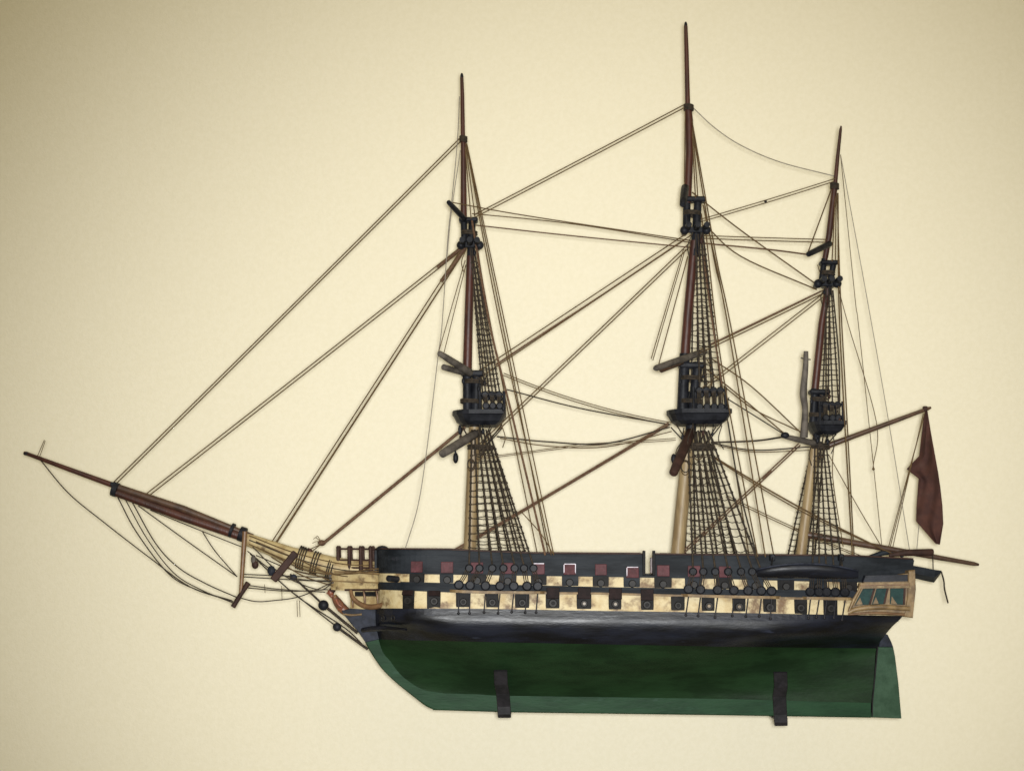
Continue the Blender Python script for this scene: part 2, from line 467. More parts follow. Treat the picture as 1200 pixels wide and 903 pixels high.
# ---- gun ports
def plate(px, py, wd, ht, out, th, tilt=0.0, bev=0.5):
    a = axis(px, py)
    return MB().box(S(px, py, out), wd * MM, th * MM, ht * MM, ax=a, bev=bev * MM, tilt=tilt)
LOW = [479, 509, 543, 577, 612, 648, 684.5, 721, 758, 794.5, 830.5, 866, 902, 938, 973]
for i, px in enumerate(LOW):
    py = (tab(S1, px) + tab(S2, px)) / 2
    ht = tab(S2, px) - tab(S1, px) + 0.6
    g = plate(px + random.uniform(-.8, .8), py, 15 + random.uniform(-1, 1.6), ht, -0.6, 3.2, bev=0.4).build('gunport', M['port'], ship)
    n = nrm(px, py); c = S(px, py + 1.2, 0)
    k = random.uniform(0.9, 1.1)
    mb = MB().tube([c - n * 2 * MM, c + n * 2.2 * MM, c + n * 3.0 * MM, c + n * 3.8 * MM], [5.2 * MM * k, 4.6 * MM * k, 4.4 * MM * k, 3.9 * MM * k], 12)
    gun = mb.build('cannon_muzzle', M['gun'], g)
    MB().tube([c + n * 3.75 * MM, c + n * 4.5 * MM], [2.1 * MM, 1.7 * MM], 10).build('tampion', M['brass'] if i in (6, 7, 10, 11) else M['port'], g)
    if i in (5, 6, 7, 8):
        lid = plate(px, tab(S1, px) - 1.5, 14.4, 12.5, 3.6, 2.0, tilt=-0.2 + random.uniform(-.06, .06)).build('port_lid', M['dark_lid'], g)
        lid['label'] = 'dark lower gun port lid swung open'
    if i in (0, 1):
        plate(px, py - 8, 13, 6, 3.0, 3.0, tilt=-0.5).build('port_lid', M['dark_lid'], g)
UP = [489, 524, 559, 595, 631, 667.5, 704, 741, 777, 813, 849, 885, 921, 958, 994]
for i, px in enumerate(UP):
    ya, yb = tab(U1, px), tab(U2, px)
    py = (ya + yb) / 2
    g = plate(px + random.uniform(-1, 1), py, (19 if i > 1 else 15) + random.uniform(-1.5, 2.5), yb - ya + 0.4 + random.uniform(0, 0.8), -0.7, 3.0, bev=0.3).build('gunport', M['bulwark'] if i % 2 else M['port'], ship)
    n = nrm(px, py); c = S(px, py + 1.0, 0)
    MB().tube([c - n * 2 * MM, c + n * 2.0 * MM, c + n * 3.4 * MM], [5.0 * MM, 4.3 * MM, 3.6 * MM], 10).build('cannon_muzzle', M['gun'], g)
    if px < 860:
        lid = plate(px, ya - 8.2 + (2.5 if i == 7 else 0), 13.6 + random.uniform(-.6, .6), 12.6, 2.8, 1.8, tilt=-0.14 + random.uniform(-.05, .06)).build('port_lid', M['lid'], g)
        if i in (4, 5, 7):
            lid['label'] = 'red upper port lid with white glint painted along its edge'
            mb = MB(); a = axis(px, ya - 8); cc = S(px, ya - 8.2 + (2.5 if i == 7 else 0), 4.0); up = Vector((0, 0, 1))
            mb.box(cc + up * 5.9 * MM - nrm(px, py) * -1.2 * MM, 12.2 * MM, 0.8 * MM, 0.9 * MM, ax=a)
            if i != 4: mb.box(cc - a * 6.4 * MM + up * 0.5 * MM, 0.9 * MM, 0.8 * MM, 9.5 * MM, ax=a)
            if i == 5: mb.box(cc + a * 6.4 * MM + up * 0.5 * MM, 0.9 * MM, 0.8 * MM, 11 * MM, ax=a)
            mb.build('lid_glint', M['pale'], lid)  # thin white strips stand in for light glinting off the lid edges

# ---- ropes
def rope(pts, r=0.8, m='rope', name='rope', parent=None, sag=0.0, n=6, smooth_=True):
    """pts = (px, py[, depth mm])"""
    P = [W(*p) if len(p) == 3 else W(p[0], p[1], 0) for p in pts]
    if len(P) == 2 and True:
        k = 14
        P = [P[0].lerp(P[1], i / k) - Vector((0, 0, sag * MM * 4 * (i / k) * (1 - i / k))) for i in range(k + 1)]
    elif smooth_: P = crom(P, 7)
    return MB().tube(P, r * 0.95 * MM, n).build(name, M[m], parent or ship)
def pair(p, q, gap=3.0, r=0.7, m='rope', name='stay', sag=0.0, gap2=None, dep=0.0):
    """two ropes side by side"""
    d = Vector((q[0] - p[0], q[1] - p[1], 0)).normalized(); nx, ny = -d.y, d.x
    g2 = gap if gap2 is None else gap2
    for s in (-0.5, 0.5):
        rope([(p[0] + nx * gap * s, p[1] + ny * gap * s, dep + 4 * s), (q[0] + nx * g2 * s, q[1] + ny * g2 * s, dep + 4 * s)], r, m, name, sag=sag + random.uniform(0, 1.2))

# ---- channels with deadeyes and chain plates
def deadeye(c, r, n, parent, th=3.6):
    mb = MB()
    mb.tube([c - n * th / 2 * MM, c - n * th / 4 * MM, c + n * th / 4 * MM, c + n * th / 2 * MM], [r * 0.7 * MM, r * MM, r * MM, r * 0.7 * MM], 12)
    return mb.build('deadeye', M['black_spar'], parent)
def channel(xa, xb, tabl, dy, lower, upper, ypy_u, wide=8):
    ch = []
    n = 16; R = []
    for i in range(n + 1):
        px = xa + (xb - xa) * i / n; py = tab(tabl, px) + dy
        e = 1 - abs(2 * i / n - 1) ** 12
        o = wide * e + 0.5
        R.append([S(px, py - 1.6, -2), S(px, py - 1.6, o), S(px, py + 1.6, o), S(px, py + 1.6, -2)])
    MB().loft([[mirror(v) for v in r][::-1] for r in R], False).build('channel', M['tan'], ship)
    c = MB().loft(R, False).build('channel', M['tan'], ship)
    for px, ux in zip(lower, upper):
        py = tab(tabl, px) + dy
        n_ = nrm(px, py); a = S(px, py - 7.5, wide - 2.0); b = S(px, py, 0) ; b = S(ux, ypy_u, wide + 0.5)
        deadeye(a, 5.6, n_, c); deadeye(b, 4.8, n_, c)
        for q in (-2.2, 0, 2.2):
            mb = MB().tube([a + axis(px, py) * q * MM + n_ * 1.2 * MM, b + axis(px, py) * q * MM + n_ * 1.2 * MM], 0.55 * MM, 5)
            mb.build('lanyard', M['dark_rope'], c)
        # chain plate to the wale
        f = S(px - 1.5 + random.uniform(-1, 1), tab(S2, px) + random.uniform(3, 6), 2.6)
        t = S(px, py + 1, wide - 1.0)
        mb = MB().tube([t, t.lerp(f, 0.8), f], [0.85 * MM, 0.85 * MM, 1.1 * MM], 6)
        mb.ball(f, 1.7 * MM, 8)
        mb.build('chain_plate', M['iron'], c)
    return c
def chan_far(lower, upper, ypy_u): pass
FL = [538, 551, 569, 586, 602, 617.5, 630]; FU = [550, 562, 577, 590, 603, 614, 625]
ML = [806, 820, 840, 859, 875.6, 891, 903]; MU = [811, 823, 837, 852, 867, 880, 890]
ZL = [948, 958, 967, 977, 988]; ZU = [950, 958, 966, 975, 985]
channel(527, 640, S1, -2.0, FL, FU, 665)
channel(798, 915, S1, -2.0, ML, MU, 669)
channel(940, 998, S1, -2.0, ZL, ZU, 671)
belt('hull_moulding', S1, -2.6, 0.0, 600, 998, 2.2, 2.2, M['tan'], both=False)

# ---- masts
def spar(pts, r, m, name, parent, n=14):
    P = [W(*p) if len(p) == 3 else W(p[0], p[1], 0) for p in pts]
    return MB().tube(P, [x * MM for x in r], n).build(name, M[m], parent)
def mast_stick(pts, r, m, name, parent): return spar(pts, r, m, name, parent)

def lower_mast(base, head, r0, r1):
    return spar([base, (base[0] + (head[0] - base[0]) * 0.5, (base[1] + head[1]) / 2), head], [r0, (r0 + r1) / 2 + 0.3, r1], 'mast', 'mast', ship)

def trestle(cx, py, wd, parent, balls=True):
    """crosstrees: two trestle trees along the ship and cross bars athwart with rounded ends"""
    mb = MB()
    for y in (-7, 7):
        P = W(cx, py, y)
        mb.box(P, wd * MM, 4 * MM, 7 * MM, bev=0.8 * MM)
    for dx in (-wd * 0.36, 0, wd * 0.36):
        c = W(cx + dx, py, 0)
        mb.tube([c + Vector((0, -26 * MM, 1 * MM)), c, c + Vector((0, 26 * MM, 1 * MM))], [3.4 * MM, 3.8 * MM, 3.4 * MM], 10)
    if balls:
        for dx in (-wd * 0.45, wd * 0.45):
            mb.ball(W(cx + dx, py + 0.5, -10), 5.2 * MM, 10)
    return mb.build('crosstrees', M['black_spar'], parent)
def cap(cx, py, wd, ht, parent):
    return MB().box(W(cx, py, 0), wd * MM, 15 * MM, ht * MM, bev=1.6 * MM).build('mast_cap', M['black_spar'], parent)
def top_platform(x0, x1, y0, y1, parent):
    """fighting top: rounded in front (left), square aft, dished underneath with a raised rim"""
    def outline(sx, inset):
        cx, hw = (x0 + x1) / 2, (x1 - x0) / 2 - inset
        hb = 34 - inset
        pts = []
        for k in range(9):
            th = math.pi / 2 + math.pi * k / 8
            pts.append((cx - hw * 0.35 + hw * 0.65 * math.cos(th), hb * math.sin(th)))
        pts += [(cx + hw * 0.92, -hb), (cx + hw, -hb * 0.8), (cx + hw, hb * 0.8), (cx + hw * 0.92, hb)]
        return pts
    def ring(py, inset): 
        s = MM
        return [Vector(((px - 600) * s, y * MM, (EYE - py) * s)) for px, y in outline(1, inset)]
    h = y1 - y0
    R = [ring(y1, 11), ring(y1 - h * 0.25, 5), ring(y0 + h * 0.35, 1.5), ring(y0 + h * 0.28, 0), ring(y0, 0), ring(y0, 3.0), ring(y0 + h * 0.3, 3.5)]
    return MB().loft(R, False).build('fighting_top', M['black_spar'], parent)
def top_deadeyes(xs, yu, yl, parent, yd=26):
    for side_ in (-1, 1):
        for px in xs:
            a = W(px, yl, -yd); b = W(px - 1.0, yu, -yd + 3)
            if side_ > 0: a, b = mirror(a), mirror(b)
            n = Vector((0, -1, 0))
            deadeye(a, 4.3, n, parent); deadeye(b, 4.3, n, parent)
            mb = MB()
            for q in (-1.7, 0, 1.7): mb.tube([a + Vector((q * MM, -1.2 * MM, 0)), b + Vector((q * MM, -1.2 * MM, 0))], 0.75 * MM, 5)
            mb.build('lanyard', M['dark_rope'], parent)
        # rail and posts of the top
        P = [W(xs[0] - 9, yu - 1, -yd + 4), W(sum(xs) / len(xs), yu - 1, -yd + 2), W(xs[-1] + 6, yu, -yd + 3)]
        if side_ > 0: P = [mirror(v) for v in P]
        MB().tube(P, 1.7 * MM, 6).build('top_rail', M['black_spar'], parent)
        for px in (xs[0] - 7, xs[-1] + 5.5):
            P = [W(px, yl + 9, -yd), W(px, (yl + yu) / 2, -yd + 2), W(px - .5, yu - 4, -yd + 3)]
            if side_ > 0: P = [mirror(v) for v in P]
            MB().tube(P, [1.9 * MM, 1.5 * MM, 1.8 * MM], 8).build('top_post', M['black_spar'], parent)
def shrouds(tops, bots, parent, r=1.0, ya=5, yb=80, step=8.5, start=0.12, end=0.92, m='dark_rope', loose=0.8, rr=0.52, far=-4.0):
    """shroud ropes from masthead to deadeyes, both sides, and their ratlines"""
    for sgn in (-1, 1):
        Ls = []
        for i, (t, b) in enumerate(zip(tops, bots)):
            p = W(t[0], t[1], -ya); q = b if isinstance(b, Vector) else W(b[0], b[1], -yb)
            if sgn > 0: p, q = mirror(p), mirror(q) + Vector((far * MM, 0, 0))
            Ls.append((p, q))
            k = 8
            MB().tube([p.lerp(q, j / k) for j in range(k + 1)], [r * 0.9 * MM, r * MM], 6).build('shroud', M[m], parent)
        mb = MB(); L0 = abs(Ls[0][0].z - Ls[0][1].z) / MM
        n = int(L0 * (end - start) / step)
        for j in range(n + 1):
            f = start + (end - start) * (j + (0.5 if sgn > 0 else 0)) / (n + 0.5)
            P = []
            for i, (p, q) in enumerate(Ls):
                ff = f + random.uniform(-0.007, 0.007)
                v = p.lerp(q, ff) + Vector((0, -0.7 * MM if sgn < 0 else 0.7 * MM, 0))
                if P:
                    mid = (P[-1] + v) / 2 - Vector((0, 0, random.uniform(0.1, 1.0) * loose * MM)); P.append(mid)
                P.append(v)
                mb.ball(v, random.uniform(1.25, 1.6) * r * MM, 6)
            e0 = P[0] + (P[0] - P[1]).normalized() * 1.6 * MM; e1 = P[-1] + (P[-1] - P[-2]).normalized() * 1.8 * MM
            mb.tube([e0] + P + [e1], rr * MM, 4)
        mb.build('ratlines', M['dark_rope'], parent)
def deckpt(px, py, wide=8): return S(px, py, wide + 0.5)
def futtocks(xs, ytop, yc, cx, parent):
    for sgn in (-1, 1):
        for x in xs:
            a = W(x, ytop, -27); b = W(cx + (x - cx) * 0.35, yc, -6)
            if sgn > 0: a, b = mirror(a), mirror(b)
            MB().tube([a, b], 0.8 * MM, 6).build('futtock_shroud', M['dark_rope'], parent)
def lashing(cx, py, wd, ht, parent, turns=4):
    mb = MB()
    for k in range(turns):
        y = py - ht / 2 + ht * (k + 0.5) / turns
        ring = [W(cx, y + 0.5 * math.sin(t * 0.7), 0) + Vector((wd / 2 * MM * math.cos(t * math.pi / 6), wd / 2 * MM * math.sin(t * math.pi / 6), 0)) for t in range(13)]
        mb.tube(ring, ht / turns * 0.6 * MM, 6)
    return mb.build('lashing', M['dark_rope'], parent)

# foremast
fm = lower_mast((549.5, 672), (556, 500), 7.6, 6.6)
spar([(556.5, 502), (559, 435)], [6, 5.5], 'black_spar', 'mast_head', fm)
spar([(548, 484), (547.5, 436)], [5.6, 5.4], 'black_spar', 'topmast_heel', fm)
spar([(547.5, 438), (549, 380), (551.5, 300)], [5.6, 5.2, 4.8], 'red_spar', 'topmast', fm)
spar([(551.5, 301), (553.5, 256)], [4.6, 4.2], 'black_spar', 'topmast_head', fm)
spar([(544.5, 290), (543.5, 258)], [4.0, 3.9], 'black_spar', 'topgallant_heel', fm)
spar([(543.5, 260), (543, 165)], [3.9, 3.0], 'red_spar', 'topgallant_mast', fm)
spar([(542.6, 167), (541.8, 110), (541.2, 91), (541, 87.5)], [2.7, 2.3, 2.0, 1.0], 'red_spar', 'mast_pole', fm)
MB().ball(W(541.2, 90, 0), 2.0 * MM, 10, (1, 1, 2.4)).build('truck', M['black_spar'], fm)
top_platform(530, 593, 482, 499, fm)
cap(554, 437.5, 27, 7, fm); cap(549, 258, 22, 5.5, fm)
trestle(551, 286.5, 24, fm)
top_deadeyes([569.5, 577.5, 585.5], 462, 475, fm)
lashing(543, 163, 8, 7, fm); lashing(563, 524, 28, 6, fm, 2)
futtocks([541, 562, 575, 588], 497, 521, 560, fm)
shrouds([(553 + 3.3 * i, 503) for i in range(7)], [deckpt(x, 662) for x in FU], fm, r=1.2, ya=7, step=8.4, start=0.14, end=0.9)
shrouds([(551, 290), (553, 290), (555.5, 290)], [(569, 459), (577, 459), (585.5, 459)], fm, r=1.05, ya=6, yb=23, step=6.6, start=0.1, end=0.97, loose=0.4)
# fore yards (stumps braced round towards the viewer)
def yard(p, q, r0, r1, m, parent, name='yard'):
    A = W(*p); B = W(*q); P = [A.lerp(B, t) for t in (0, 0.03, 0.3, 0.7, 0.97, 1)]
    return MB().tube(P, [r0 * 0.6 * MM, r0 * MM, (r0 * 0.6 + r1 * 0.4) * MM * 1.05, (r0 * 0.3 + r1 * 0.7) * MM * 1.05, r1 * MM, r1 * 0.6 * MM], 12).build(name, M[m], parent)
yard((525, 236, -52), (545, 257, -4), 2.6, 3.4, 'black_spar', fm)
yard((514, 413, -62), (552, 437, -8), 3.2, 4.6, 'grey_spar', fm)
yard((519, 429.5, -48), (545, 437, -9), 3.4, 3.2, 'grey_spar', fm, 'yard_boom')
yard((517, 532, -72), (558, 507, -8), 4.6, 5.2, 'grey_spar', fm)
MB().ball(W(534, 536, -46), 4 * MM, 8, (0.8, 0.8, 1.6)).tube([W(533, 523, -46), W(534, 531, -46)], 1.2 * MM, 6).build('block', M['black_spar'], fm)
MB().ball(W(539, 503, -26), 3 * MM, 8, (0.8, 0.8, 2.0)).build('block', M['black_spar'], fm)

# mainmast
mm = lower_mast((791.5, 674), (808, 505), 8.0, 7.0)
spar([(808.5, 512), (818, 424)], [6.4, 5.8], 'black_spar', 'mast_head', mm)
spar([(799.5, 486), (802.5, 414)], [6.6, 6.2], 'black_spar', 'topmast_heel', mm)
spar([(802.5, 420), (806, 370), (814, 282)], [5.8, 5.4, 5.4], 'red_spar', 'topmast', mm)
spar([(814.5, 300), (818, 232)], [6.0, 4.4], 'black_spar', 'topmast_head', mm)
spar([(804.5, 272), (805, 230)], [4.6, 4.4], 'black_spar', 'topgallant_heel', mm)
spar([(805.5, 238), (808, 180), (807.5, 142), (806.3, 124)], [4.5, 4.6, 4.8, 4.0], 'red_spar', 'topgallant_mast', mm)
spar([(806, 128), (804.5, 60), (803.6, 31), (803.4, 27.5)], [3.0, 2.6, 2.2, 1.0], 'red_spar', 'mast_pole', mm)
MB().ball(W(803.6, 30, 0), 2.0 * MM, 10, (1, 1, 2.4)).build('truck', M['black_spar'], mm)
top_platform(781, 854, 481, 498, mm)
cap(810, 428, 30, 7, mm); cap(814, 234, 26, 6, mm)
trestle(815, 269, 29, mm)
top_deadeyes([820, 828.5, 837, 845], 457, 476, mm, 28)
lashing(807, 126, 10.5, 7, mm); lashing(819, 523, 32, 7, mm, 2)
futtocks([792, 812, 828, 846], 496, 521, 816, mm)
shrouds([(806 + 4.0 * i, 504) for i in range(7)], [deckpt(x, 666) for x in MU], mm, r=1.25, ya=8, step=8.2, start=0.14, end=0.9, loose=2.2)
shrouds([(815, 274), (818, 274), (821, 274), (824, 274)], [(820, 454), (828, 454), (836.5, 454), (845, 454)], mm, r=1.05, ya=6, yb=25, step=6.8, start=0.1, end=0.97, loose=0.4)
yard((800, 240, -50), (803, 219, -10), 3.6, 4.6, 'black_spar', mm)
yard((767, 431.5, -70), (827, 411, 20), 3.4, 4.0, 'grey_spar', mm)
yard((774, 434, -50), (800, 424, -10), 2.6, 2.6, 'brown_spar', mm, 'yard_boom')
yard((788.5, 555, -72), (810, 505, -8), 5.0, 6.0, 'rail', mm)
MB().ball(W(789.5, 537, -50), 4 * MM, 8, (0.8, 0.8, 1.5)).build('block', M['black_spar'], mm)

# mizzenmast
zm = lower_mast((935.5, 674), (955, 520), 6.0, 5.2)
spar([(955, 526), (964, 458)], [4.6, 4.2], 'black_spar', 'mast_head', zm)
spar([(952.5, 498), (955, 455)], [4.8, 4.6], 'black_spar', 'topmast_heel', zm)
spar([(954.5, 462), (963, 380), (970, 338)], [4.6, 4.2, 3.8], 'red_spar', 'topmast', zm)
spar([(970, 345), (977.5, 305)], [3.8, 3.4], 'black_spar', 'topmast_head', zm)
spar([(962, 335), (966, 303)], [3.6, 3.4], 'black_spar', 'topgallant_heel', zm)
spar([(965.5, 310), (971.5, 276), (978.5, 215)], [3.3, 3.6, 3.4], 'red_spar', 'topgallant_mast', zm)
spar([(978.3, 220), (981.5, 185), (985, 152), (985.7, 147.5)], [2.6, 2.2, 1.7, 0.9], 'red_spar', 'mast_pole', zm)
top_platform(946, 986, 495, 510, zm)
cap(960, 459, 24, 6, zm); cap(971, 308, 21, 5, zm)
trestle(970, 331.5, 25, zm)
top_deadeyes([968, 975.5, 982.5], 474, 489, zm, 22)
lashing(978, 218, 9, 7, zm); lashing(961, 523, 20, 6, zm, 2)
futtocks([952, 965, 980], 508, 521, 962, zm)
shrouds([(955 + 3.2 * i, 519) for i in range(5)], [deckpt(x, 668) for x in ZU], zm, r=1.05, ya=6, step=6.6, start=0.1, end=0.9, loose=0.8)
shrouds([(968, 336), (971, 336), (974, 336)], [(968, 471), (975.5, 471), (982.5, 471)], zm, r=0.95, ya=5, yb=19, step=6.2, start=0.08, end=0.97, loose=0.4)
yard((946.5, 298, -50), (973, 285, 0), 3.0, 3.6, 'black_spar', zm)
P = [W(944.5, 411, -40), W(944, 430, -38), W(941.5, 460, -36), W(943.5, 480, -34), W(942, 512, -30)]
MB().tube(crom(P, 5), [2.6 * MM, 3.2 * MM, 4.2 * MM, 3.4 * MM, 4.6 * MM], 10).build('yard', M['grey_spar'], zm)
MB().tube([W(938.5, 419, -40), W(950, 421, -40)], 0.9 * MM, 6).build('yard_boom', M['grey_spar'], zm)
yard((920, 511, -50), (963, 521, 0), 2.6, 4.0, 'grey_spar', zm)
gaff = yard((967, 523, 0), (1091, 477, 0), 3.4, 2.1, 'brown_spar', zm, 'gaff')
boom = yard((942, 625, 0), (1147, 661, 0), 4.2, 2.4, 'brown_spar', zm, 'boom')

# ---- bowsprit
bsp = MB().tube([W(483, 672, 0), W(420, 668, 0), W(392, 664.5, 0), W(340, 650, 0), W(286, 630, 0)], [11 * MM, 12.5 * MM, 12.5 * MM, 10.2 * MM, 7.2 * MM], 16).build('bowsprit', M['head_cream'], ship)
spar([(289, 630), (210, 603.5), (134, 576)], [5.6, 5.4, 4.6], 'red_spar', 'bowsprit_end', bsp)
jb = spar([(296, 628), (215, 596), (134, 569)], [3.2, 4.4, 4.0], 'brown_spar', 'jibboom', bsp)
spar([(138, 570), (80, 549), (30, 530.5), (28, 529.5)], [3.4, 2.8, 2.2, 1.2], 'red_spar', 'flying_jibboom', bsp)
MB().ball(W(31, 531, 0), 2.6 * MM, 8, (1.5, 1, 0.9)).build('boom_end', M['black_spar'], bsp)
d = (W(288, 626) - W(134, 573)).normalized()
def band(px, py, r, wd, m='black_spar', flat=1.0):
    c = W(px, py); MB().tube([c - d * wd / 2 * MM, c + d * wd / 2 * MM], r * MM, 14).build('band', M[m], bsp)
band(135, 573, 8.6, 6); band(272, 621, 8.8, 3.5); band(284, 625.5, 9.0, 7)
MB().box(W(134, 567, 0), 7 * MM, 12 * MM, 5 * MM, bev=1 * MM).build('band', M['black_spar'], bsp)
# gammoning block, dolphin striker
MB().box(W(333.5, 663, -13), 42 * MM, 5 * MM, 8.5 * MM, ax=(27, 0, 33), bev=1 * MM).build('gammoning', M['rail'], bsp)
for k in (0, 0.35, 0.7, 1.1, 2.4, 2.8, 3.2, 5.0, 5.3, 5.7):
    c = W(350 + 7 * k, 652 + 2.6 * k, 0)
    ring = [c + Vector((3.5 * MM * math.sin(t * math.pi / 8), -12.9 * MM * math.cos(t * math.pi / 8), 12.9 * MM * math.sin(t * math.pi / 8))) for t in range(17)]
    MB().tube(ring, 0.9 * MM, 6).build('gammoning', M['dark_rope'], bsp)
ds = spar([(287, 622, -9), (284.5, 660, -9), (282, 697, -9)], [3.0, 2.6, 2.2], 'head_rail', 'dolphin_striker', bsp)
spar([(291, 682, -9), (282, 696, -9), (273, 710.5, -9)], [3.2, 2.6, 3.0], 'rail', 'striker_end', bsp)
MB().ball(W(297, 655, -11), 4.4 * MM, 8, (0.7, 0.7, 1.3)).build('block', M['grey_spar'], bsp)
MB().ball(W(299, 661, -11), 4.2 * MM, 8, (1.0, 0.7, 1.2)).build('block', M['rail'], bsp)
MB().ball(W(318, 668, -12), 5.0 * MM, 8, (1.0, 0.7, 1.2)).build('block', M['steel_blue'], bsp)
MB().ball(W(363, 647, 0), 4.2 * MM, 8, (0.9, 0.8, 1.3)).build('block', M['red_spar'], bsp)
# ropes lying along the bowsprit
for a in ([(300, 634, -8), (350, 655, -14), (392, 672, -16), (436, 666, -27), (478, 668, -48)], [(310, 645, -9), (360, 668, -15), (404, 672, -20), (450, 668, -33), (488, 670, -52)],
          [(345, 668, -12), (372, 674, -15), (390, 681, -14)], [(318, 652, -10), (355, 674, -14), (390, 686, -13)]):
    rope(a, 0.9, 'rope', 'bowsprit_rope')
for k in range(3):
    rope([(292, 627 + 5 * k, -8), (345, 647 + 6 * k, -13), (400, 660 + 7 * k, -15), (440, 662 + 6 * k, -17)], 0.8, 'rope' if k != 1 else 'dark_rope', 'bowsprit_rope')

# ---- head of the ship
mb = MB()
R = []
for px, ya, yb, b in ((388, 673, 690, 8), (396, 671.5, 691, 13), (412, 670, 691, 17), (440, 670.5, 691, 26), (472, 672, 691, 44)):
    R.append([W(px, ya, -b), W(px, yb, -b), W(px, yb, 0), W(px, yb, b), W(px, ya, b), W(px, ya, 0)])
mb.loft(R, False).build('beakhead', M['head_cream'], ship)
R = []
for px, ya, yb, b in ((410.5, 690.5, 712, 10), (425, 690.5, 713, 15), (445, 690.5, 713, 24), (470, 690.5, 713, 40)):
    R.append([W(px, ya, -b), W(px, yb, -b), W(px, yb, b), W(px, ya, b)])
MB().loft(R, False).build('head_grating', M['head_cream'], ship)
R = []
for px, b in ((416, 14), (436, 22), (456, 33)):
    R.append([W(px, 692.5, -b), W(px, 698, -b), W(px, 698, -b + 4), W(px, 692.5, -b + 4)])
MB().loft([[v + Vector((0, -1.6 * MM, 0)) for v in r] for r in R], False).build('head_slot', M['port'], ship)
P = crom([W(411, 691, -18), W(413, 699, -21), (W(421, 706.5, -24)), W(433, 710.5, -29), W(448, 708, -37), W(460, 700, -44), W(469, 689, -50)], 5)
MB().tube(P, [2.0 * MM, 2.8 * MM, 3.2 * MM, 3.0 * MM, 2.6 * MM], 10).build('head_rail', M['head_rail'], ship)
P = crom([W(392, 669.5, -14), W(420, 670, -21), W(450, 672, -34), W(480, 671, -50)], 5)
MB().tube(P, [1.2 * MM, 1.5 * MM, 1.3 * MM], 8).build('head_rail', M['tan'], ship)
P = crom([W(404, 690.5, -16), W(430, 690.5, -24), W(466, 690, -44)], 5)
MB().tube(P, [1.2 * MM, 1.2 * MM], 8).build('head_rail', M['rail'], ship)
# cathead
spar([(455.5, 677, -76), (466, 678, -58), (486, 679, -40)], [3.6, 3.8, 4.0], 'black_spar', 'cathead', ship)
# figurehead
fg = MB()
fg.tube(crom([W(391, 697, 0), W(395, 704, 0), W(401, 712, 0), W(409, 718, 0), W(417, 720, 0)], 5), [3.2 * MM, 5.2 * MM, 6.0 * MM, 5.0 * MM, 2.0 * MM], 12)
fig = fg.build('figurehead', M['figure'], ship)
mb = MB(); mb.ball(W(387.5, 693.5, 0), 4.2 * MM, 12, (0.95, 0.9, 1.1)); mb.ball(W(383.6, 694.5, 0), 1.2 * MM, 6); mb.tube([W(387, 696, 0), W(392, 700, 0)], 2.4 * MM, 8)
mb.build('head', M['skin'], fig)
MB().ball(W(389.2, 691.2, 0), 4.2 * MM, 10, (1, 1, 0.8)).build('hair', M['rail'], fig)
for y in (-1, 1):
    MB().tube(crom([W(394, 702, y * 5), W(397, 708, y * 7), W(401, 711, y * 6.5), W(396, 714, y * 4)], 4), [1.9 * MM, 1.6 * MM, 1.1 * MM], 8).build('arm', M['skin'], fig)
MB().tube(crom([W(402, 718.5, -6), W(412, 720, -8), W(424, 719, -9)], 4), 1.3 * MM, 8).build('scroll', M['tan'], fig)
# bow rails
for sgn in (-1, 1):
    for k, (px, b) in enumerate(((396, 7), (409, 10), (422.5, 14), (434, 18))):
        a, c = W(px, 641, -b), W(px + 0.5, 668, -b)
        if sgn > 0: a, c = mirror(a), mirror(c)
        mb = MB().tube([a, a.lerp(c, .5), c], [2.0 * MM, 2.2 * MM, 2.6 * MM], 8)
        mb.ball(a, 2.3 * MM, 8)
        mb.build('rail_stanchion', M['rail'], ship)
    for py, r in ((642.5, 1.3), (655.5, 1.1), (664.5, 1.3)):
        P = [W(394.5, py, -7), W(409, py, -10), W(422.5, py + .2, -14), W(442, py + .4, -19)]
        if sgn > 0: P = [mirror(v) for v in P]
        MB().tube(P, r * MM, 6).build('bow_rail', M['rail'], ship)
MB().ball(W(448, 642, -30), 6.2 * MM, 10, (1.1, 0.8, 0.55)).build('timberhead', M['black_spar'], ship)
# hawse holes, anchor bar
for px in (450, 461.5):
    c = S(px, 723.5, 0); n = nrm(px, 723.5)
    ring = [c + n * 1.2 * MM + (axis(px, 723.5) * math.cos(t * math.pi / 6) + Vector((0, 0, 1)) * math.sin(t * math.pi / 6)) * 3.0 * MM for t in range(13)]
    h = MB().tube([c - n * 2 * MM, c + n * 0.8 * MM], 2.8 * MM, 12).build('hawse_hole', M['port'], ship)
    MB().tube(ring, 0.9 * MM, 6).build('hawse_rim', M['gun'], h)
MB().tube([W(425, 737.5, -12), W(436, 736, -24), W(452, 735.5, -44), W(476, 737, -63)], [2.8 * MM, 3.2 * MM, 3.0 * MM, 1.6 * MM], 8).build('cheek_knee', M['black'], ship)

